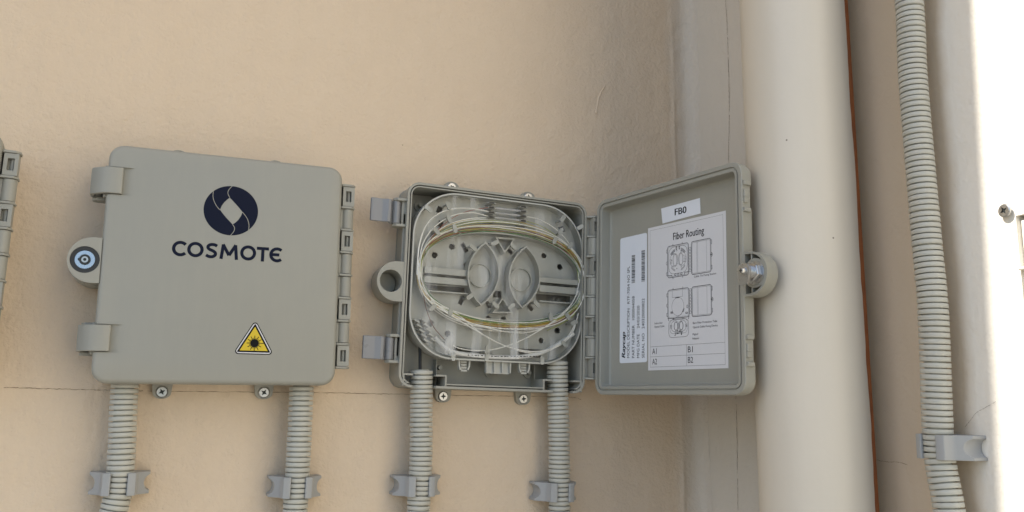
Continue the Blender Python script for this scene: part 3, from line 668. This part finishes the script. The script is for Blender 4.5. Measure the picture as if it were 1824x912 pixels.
def capsule(mb, c, l, w_, a, y0, y1):
    ca, sa = math.cos(R(a)), math.sin(R(a)); P = []
    for s_ in (1, -1):
        for k_ in range(7):
            t_ = R(-90+180*k_/6)*1; x = s_*(l/2-w_/2+w_/2*math.cos(t_)); z = s_*w_/2*math.sin(t_); P.append((c[0]+x*ca-z*sa, c[1]+x*sa+z*ca))
    mb.prism(P, y0, y1)
for x, z, a in ((.0436, .1826, -65), (.0229, .177, -35), (.0448, .1694, -65), (.0327, .1549, -45), (.0515, .1598, -75), (.171, .1835, 55), (.1689, .1693, 65), (.1622, .1589, 65), (.1806, .1553, 50), (.1918, .1765, 35), (.0319, .0789, 45), (.0503, .076, 80), (.1594, .0779, 95), (.1788, .0798, 125), (.0487, .0479, 60), (.0549, .0323, 90), (.0902, .0407, 75), (.0904, .0335, 75), (.1505, .0330, 90), (.1754, .0509, 140), (.1861, .0738, 25),
                (.0715, .1425, -35), (.0945, .1495, 25), (.1155, .1480, -40), (.0700, .0925, 40), (.0975, .0860, -40), (.1150, .0860, 35), (.1430, .0905, -45)):
    mb = MB(); capsule(mb, (x, z), .0088, .0042, a, TT-.0014, TT+.0004); mb.cyl((x-.0022*math.cos(R(a)), z-.0022*math.sin(R(a))), .0013, TT, TF+.0003, 10)
    mb.build('retaining_tab', M_tray, tray)
mb = MB()                                                    # two rows of splice slots bottom left
for r_ in range(2):
    for q in range(5):
        c = (.0175+r_*.0074+q*.0026, .0650+r_*.0010-q*.0046); mb.prism(rect(c, .0056, .0015, -28, 1), -.0315, TF+.0003)
mb.build('slot_block', M_tray, tray)
mb = MB(); mb.prism([(.0910, .0300), (.1180, .0300), (.1178, .0190), (.1165, .0176), (.0925, .0176), (.0912, .0190)], -.0262, -.0280)
for x in (.0918, .1002, .1088, .1172): mb.prism([(x-.0008, .0295), (x+.0008, .0295), (x+.0004, .0185), (x-.0004, .0185)], -.0279, -.0315)
mb.build('tray_hinge', M_tray, tray)
for x in (.0685, .1332):
    mb = MB()
    for q in (-1, 1): mb.wallpath([(x+q*.0055, .0300), (x+q*.0052, .0235), (x+q*.0038, .0200)], .0014, -.025, -.0300)
    for q in range(4): mb.box(x-.0030, x+.0030, -.0285+.0004*q, -.0255, .0185+q*.0028, .0203+q*.0028)
    mb.build('cable_clamp', M_tray, tray)
# fibres
rf = random.Random(21)
def loop_pts(ka, kt, kb, y, ph, wob):
    P = []
    for i in range(73):
        a = 2*math.pi*i/72+ph; c, s_ = math.cos(a), math.sin(a); b_ = kt if s_ > 0 else kb
        e = 2.25; P.append((OC[0]+(OA*ka)*math.copysign(abs(c)**(2/e), c)+wob*math.sin(3*a+ph*5), y+.0007*math.sin(2*a+ph*3), OC[1]+OB*b_*math.copysign(abs(s_)**(2/e), s_)+wob*math.cos(2*a+ph*2)))
    return P
spec = [('white', 1.03, 1.30, 1.02), ('white', 1.045, 1.36, 1.24), ('yellow', 1.05, 1.33, 1.03), ('lime', 1.045, 1.28, 1.05), ('white', 1.025, 1.04, 1.03), ('white', 1.04, 1.12, 1.06), ('white', 1.05, 1.16, 1.10), ('yellow', 1.035, 1.09, 1.09), ('yellow', 1.045, 1.19, 1.12), ('yellow', 1.05, 1.22, 1.07), ('yellow', 1.03, 1.10, 1.13), ('orange', 1.045, 1.07, 1.16), ('red', 1.02, 1.06, 1.14),
        ('red', 1.035, 1.14, 1.18), ('white', 1.03, 1.12, 1.20), ('green', 1.015, 1.03, 1.04), ('green', 1.02, 1.05, 1.06), ('lime', 1.04, 1.24, 1.08), ('yellow', 1.055, 1.17, 1.15), ('white', 1.06, 1.26, 1.05), ('lime', 1.03, 1.08, 1.10), ('white', 1.05, 1.2, 1.17)]
for i, (c, ka, kt, kb) in enumerate(spec):
    mb = MB(); mb.tube(loop_pts(min(ka, 1.052), kt, kb, -.0293-.00022*i, rf.uniform(0, 6), rf.uniform(.0004, .0018)), .00062 if c == 'white' else .00038, 6, caps=False)
    mb.build('fibre', FIB[c], tray)
def fib(c, pts, r=.0006, y=-.0338):
    mb = MB(); mb.tube(spline([(a, y+(b_ if False else 0)-.0004*math.sin(k_), b) for k_, (a, b) in enumerate(pts) for b_ in (0,)], 10), r, 7); mb.build('fibre', FIB[c], tray)
fib('white', [(.0170, .118), (.0185, .098), (.0300, .0830), (.0520, .0720), (.0800, .0580), (.1100, .0455), (.1400, .0415), (.1640, .0470), (.1810, .0610), (.1905, .0800)], .0007, -.0342)
fib('white', [(.0165, .122), (.0178, .100), (.0290, .0850), (.0560, .0750), (.0850, .0560), (.1150, .0440), (.1430, .0400), (.1680, .0480), (.1840, .0620), (.1915, .0840)], .0006, -.0336)
fib('white', [(.0500, .0450), (.0640, .0400), (.0900, .0400), (.1180, .0480), (.1450, .0620), (.1650, .0760), (.1850, .0960), (.1925, .1200)], .0006, -.0340)
fib('white', [(.0300, .0860), (.0480, .0760), (.0700, .0670), (.1000, .0610), (.1300, .0600), (.1550, .0680), (.1780, .0860), (.1915, .1080)], .0006, -.0334)
fib('white', [(.0150, .110), (.0158, .140), (.0240, .1640), (.0420, .1780), (.0650, .1830), (.0890, .1820)], .0007, -.0325)
fib('white', [(.0172, .112), (.0185, .138), (.0290, .1580), (.0480, .1730), (.0700, .1790), (.0890, .1770)], .0006, -.0318)
fib('red', [(.0180, .112), (.0200, .130), (.0310, .1530), (.0480, .1700), (.0650, .1800), (.0890, .1870)], .00035, -.0315)
fib('white', [(.1280, .1820), (.1450, .1800), (.1640, .1720), (.1800, .1580), (.1900, .1380), (.1930, .1180)], .0006, -.0318)
fib('lime', [(.1280, .1770), (.1450, .1740), (.1620, .1660), (.1780, .1520), (.1890, .1350), (.1925, .1150)], .0004, -.0322)
fib('brown', [(.0210, .100), (.0250, .0800), (.0330, .0620), (.0420, .0520), (.0480, .0470)], .00045, -.0322)
fib('lime', [(.1915, .0960), (.1860, .0820), (.1720, .0720), (.1600, .0660), (.1560, .0640)], .0005, -.0340)
for q, z in enumerate((.1768, .1818, .1868)):
    mb = MB(); mb.tube([(.0870, -.0305, z), (.1295, -.0305, z+.0004)], .0013, 10); mb.build('splice_sleeve', M_sleeve, tray)
mb = MB(); mb.tube(spline([(.0365, -.031, .0500), (.0460, -.0318, .0420), (.0566, -.0322, .0366), (.0780, -.0325, .0345), (.1000, -.0325, .0340), (.1250, -.0325, .0352), (.1450, -.0325, .0390), (.1620, -.0325, .0465), (.1868, -.0322, .0625)], 8), .0022, 12)
for q in range(22): x = .070+q*.0035; mb.box(x, x+.0012+.0008*(q % 3), -.03475, -.0346, .0340+max(0, (x-.1))*.05, .0349+max(0, (x-.1))*.05, 1)
mb.build('buffer_tube', [M_tube, M_line], tray)
mb = MB(); P = rrect(.0115, .0325, .1925, .1935, .043, 10)
film = [(x, -.0356-.0005*noise.noise(Vector((x*40, z*40, 2))), z) for x, z in P]
nx, nz_ = 150, 40; gv = []; ids = {}
for j in range(nz_+1):
    for i in range(nx+1):
        x = .0115+(.181)*i/nx; z = .0325+.161*j/nz_; r_ = .043
        dx = max(.0115+r_-x, x-(.1925-r_), 0); dz = max(.0325+r_-z, z-(.1935-r_), 0)
        d_ = math.hypot(dx, dz)
        if d_ > r_: k_ = r_/d_; x = (x-math.copysign(dx, x-.102))+math.copysign(dx*k_, x-.102); z = (z-math.copysign(dz, z-.113))+math.copysign(dz*k_, z-.113)
        gv.append((x, -.0368-.0008*noise.noise(Vector((x*26, z*9, 2.3)))-.00085*noise.noise(Vector((x*62+z*6, z*5, 7.7)))*max(0, min(1, (x-.05)/.05)), z))
mb.add(gv, [(j*(nx+1)+i, j*(nx+1)+i+1, (j+1)*(nx+1)+i+1, (j+1)*(nx+1)+i) for j in range(nz_) for i in range(nx)])
mb.build('clear_cover', M_film, tray, recalc=False, ang=180)
mb = MB(); mb.tube(spline([(.0262, -.022, -.02), (.0264, -.020, .012), (.0268, -.016, .030), (.0262, -.014, .060), (.030, -.012, .090)], 8), .0016, 10); mb.build('black_cable', M_rubber, box2)

# ================================================================== CONDUITS AND CLIPS
def conduit(pts, label, rad=.0111, pitch=.00455, seg=24):
    P = spline(pts, 24); S_ = [0]
    for a, b in zip(P, P[1:]): S_.append(S_[-1]+(b-a).length)
    def at(s_):
        s_ = min(max(s_, 0), S_[-1]-1e-6); lo, hi = 0, len(S_)-1
        while hi-lo > 1:
            m_ = (lo+hi)//2
            if S_[m_] <= s_: lo = m_
            else: hi = m_
        u = (s_-S_[lo])/(S_[lo+1]-S_[lo]); d = (P[lo+1]-P[lo]).normalized()
        if lo+2 < len(P): d = d.lerp((P[lo+2]-P[lo+1]).normalized(), u)
        return P[lo].lerp(P[lo+1], u), d.normalized()
    g_ = rad*.68; prof = ((0, g_), (.21, g_), (.222, rad*.975), (.29, rad), (.91, rad), (.99, rad*.975))
    mb = MB(); loops = []; n = int(S_[-1]/pitch)
    rj = random.Random(len(label))
    for q in range(n):
        jr = 1+rj.uniform(-.012, .012); jp = rj.uniform(-.05, .05)
        for u, rr in prof:
            rr = rr*jr; c, d = at((q+u+jp)*pitch); a = Vector((1, 0, 0))-d*d.x; a.normalize(); b = d.cross(a)
            loops.append([c+(a*math.cos(2*math.pi*k/seg)+b*math.sin(2*math.pi*k/seg))*rr for k in range(seg)])
    loops.append([Vector(v)*.4+sum((Vector(x) for x in loops[-1]), Vector())/seg*.6 for v in loops[-1]])
    c0, d0 = at(0); loops.insert(0, [c0+(Vector(v)-c0)*.8 for v in loops[0]])
    mb.loft(loops, 0, False, False)
    return tag(mb.build('corrugated_conduit', M_cond, recalc=True, ang=50), label, 'conduit', 'grey corrugated conduits')
yc = -.022
conduit([(.0255, yc, .006), (.0259, yc, -.02), (.0274, yc, -.055), (.0276, yc, -.082), (.0252, yc, -.105), (.0150, yc, -.150), (.000, yc, -.25), (-.01, yc, -.6), (-.01, yc, -1.345)], 'grey corrugated conduit that bends left below its clip, under the closed box')
conduit([(.1744, yc, .006), (.1748, yc, -.04), (.1747, yc, -.076), (.1742, yc, -.112), (.172, yc, -.2), (.17, yc, -.6), (.17, yc, -1.345)], 'straight corrugated conduit under the yellow triangle of the closed box')
conduit([(.2888, yc-.001, .0185), (.2895, yc, -.01), (.2906, yc, -.0576), (.2904, yc, -.085), (.2895, yc, -.116), (.287, yc, -.2), (.285, yc, -.6), (.285, yc, -1.345)], 'corrugated conduit entering the open box at its bottom left slot')
conduit([(.4352, yc-.001, .0310), (.4362, yc, 0), (.4378, yc, -.04), (.4382, yc, -.08), (.4383, yc, -.122), (.438, yc, -.2), (.436, yc, -.6), (.436, yc, -1.345)], 'corrugated conduit entering the open box at its bottom right slot')
conduit([(.606, -.3435, .95), (.606, -.3435, .60), (.606, -.3445, .33), (.606, -.3425, .25), (.606, -.3440, .12), (.606, -.3450, .06), (.606, -.3410, -.034), (.606, -.3420, -.06), (.606, -.3465, -.095), (.606, -.352, -.2), (.606, -.355, -.6), (.606, -.355, -1.345)], 'tall corrugated conduit running up the side wall right of the pipe')

def clip(loc, rz, label, tilt=0):
    root = empty('conduit_clip', loc); root.rotation_euler = (0, tilt, rz)
    tag(root, label, 'conduit clip', 'grey conduit clips')
    h = .0092; ro = .0114
    for sg in (-1, 1):                                       # two jaws round the conduit
        mb = MB(); A = []
        for k in range(13):
            a = R(90-10+(-(180-44))*k/12)                    # inner bore, wall side to front lip
            A.append((sg*ro*math.cos(a) if True else 0, -.022+ro*math.sin(a)))
        inner = [(sg*abs(x) if k else sg*.0020, y) for k, (x, y) in enumerate(A)]
        lipx, lipy = inner[-1]
        loops = []
        for q in range(17):
            z = -h+2*h*q/16; bt = .0046*math.sqrt(max(0, 1-(z/.0064)**2)); xe = .0236-bt
            yo = -.0232+(xe-.0150)*(.0088/.0086)
            outer = [(lipx+sg*.0002, lipy-.0022), (lipx+sg*.0020, lipy-.0024), (sg*.0128, -.0318), (sg*.0134, -.0300), (sg*.0142, -.0245), (sg*.0160, -.0222), (sg*xe, yo), (sg*xe, -.0006), (sg*.0020, -.0006)]
            loops.append([(x, y, z) for x, y in inner+outer])
        mb.loft(loops)
        mb.build('jaw', M_clip, root, bevel=.0003, bseg=1)
    mb = MB(); mb.box(-.0030, .0030, -.0105, .0004, -h+.001, h-.001); mb.build('foot', M_clip, root)
    return root
clip((.0276, 0, -.0825), 0, 'grey clip on the leftmost conduit, the one that bends left', .01)
clip((.1742, 0, -.0895), 0, 'grey clip on the second conduit from the left, below the yellow triangle', .015)
clip((.2897, 0, -.0918), 0, 'grey clip on the third conduit from the left, below the open box', .01)
clip((.4374, 0, -.1018), 0, 'grey clip on the conduit below the hinge side of the open box', .02)
clip((XW, -.3415, -.0425), R(-90), 'grey clip on the tall side wall conduit beside the sunlit strip', .01)

# ================================================================== PIPE
root = tag(empty('drain_pipe', (.5763, -.2396, -1.35)), 'thick cream painted drain pipe behind the open door', 'pipe')
mb = MB(); L_ = []; PR = .0476
zl = [0, .4, .8]+fr(1.0, 2.0, .02)+[2.4, 2.84]
for z in zl:
    l = []
    for k in range(96):
        a = 2*math.pi*k/96; rr = PR+.00025*noise.noise(Vector((math.cos(a)*2.2, math.sin(a)*2.2, z*5))); l.append((rr*math.cos(a), rr*math.sin(a), z))
    L_.append(l)
mb.loft(L_); mb.build('tube', M_pipe, root, ang=60)
sa = R(-44.8-9)                                             # rust along the seam on the far right flank
mb = MB(); L_ = []
for z in fr(0, 2.84, .004):
    wl = R(8.5+4.0*noise.noise(Vector((0, 0, z*14)))+2.5*noise.noise(Vector((0, 7, z*60)))); wr = R(13+2*noise.noise(Vector((5, 0, z*20))))
    A_ = [sa-wl*(1-k/5) for k in range(5)]+[sa]+[sa+wr*(k+1)/4 for k in range(4)]; H_ = [.00005, .00018, .00025, .0003, .0008, .0011, .0007, .0003, .0002, .00005]
    l = [((PR+.0001+h_)*math.cos(a_), (PR+.0001+h_)*math.sin(a_), z) for a_, h_ in zip(A_, H_)]
    l += [((PR-.001)*math.cos(a_), (PR-.001)*math.sin(a_), z) for a_ in (A_[-1], sa, A_[0])]
    L_.append(l)
mb.loft(L_); o = mb.build('rusty_seam', M_rust, root); o['label'] = 'rust brown seam along the pipe'
for zc in (.25, 2.15):
    mb = MB(); r0, r1 = PR-.0009, PR+.0024
    mb.loft([[(r*math.cos(2*math.pi*k/40), r*math.sin(2*math.pi*k/40), z) for k in range(40)] for r, z in ((r0, zc-.011), (r1, zc-.011), (r1, zc+.011), (r0, zc+.011))], 0, False, False)
    mb.box(PR-.002, XW-.5763+.002, -.004, .004, zc-.010, zc+.010)
    mb.build('pipe_bracket', M_steel, root)

# ================================================================== THINGS ON THE SUNLIT STRIP
root = empty('wall_screw', (XW, -.3992, .1318)); root.rotation_euler = (0, 0, R(-90))
tag(root, 'small cross head screw in the sunlit strip of side wall', 'screw')
s_ = make_screw(root, 0, 0, y=-.0040, rot=.5, r=.0050); s_.name = 'screw_head'
mb = MB(); mb.cyl((0, 0), .0026, -.0036, .004, 14); mb.build('shank', M_steel, root)
root = tag(empty('window_shutter', (XW, -.70, -.2)), 'white shutter and frame set in the wall opening at far right', 'shutter')
mb = MB(); mb.box(.0035, .03, -.40, .2945, -.60, .3240); mb.build('panel', M_white_metal, root, bevel=.001)
mb = MB(); mb.box(-.004, .0034, -.40, .2950, .2860, .2885); mb.build('cross_rail', M_white_metal, root, bevel=.001)
mb = MB(); mb.box(.0010, .0034, .2850, .2935, -.60, .2790); mb.build('side_rail', M_white_metal, root, bevel=.001)
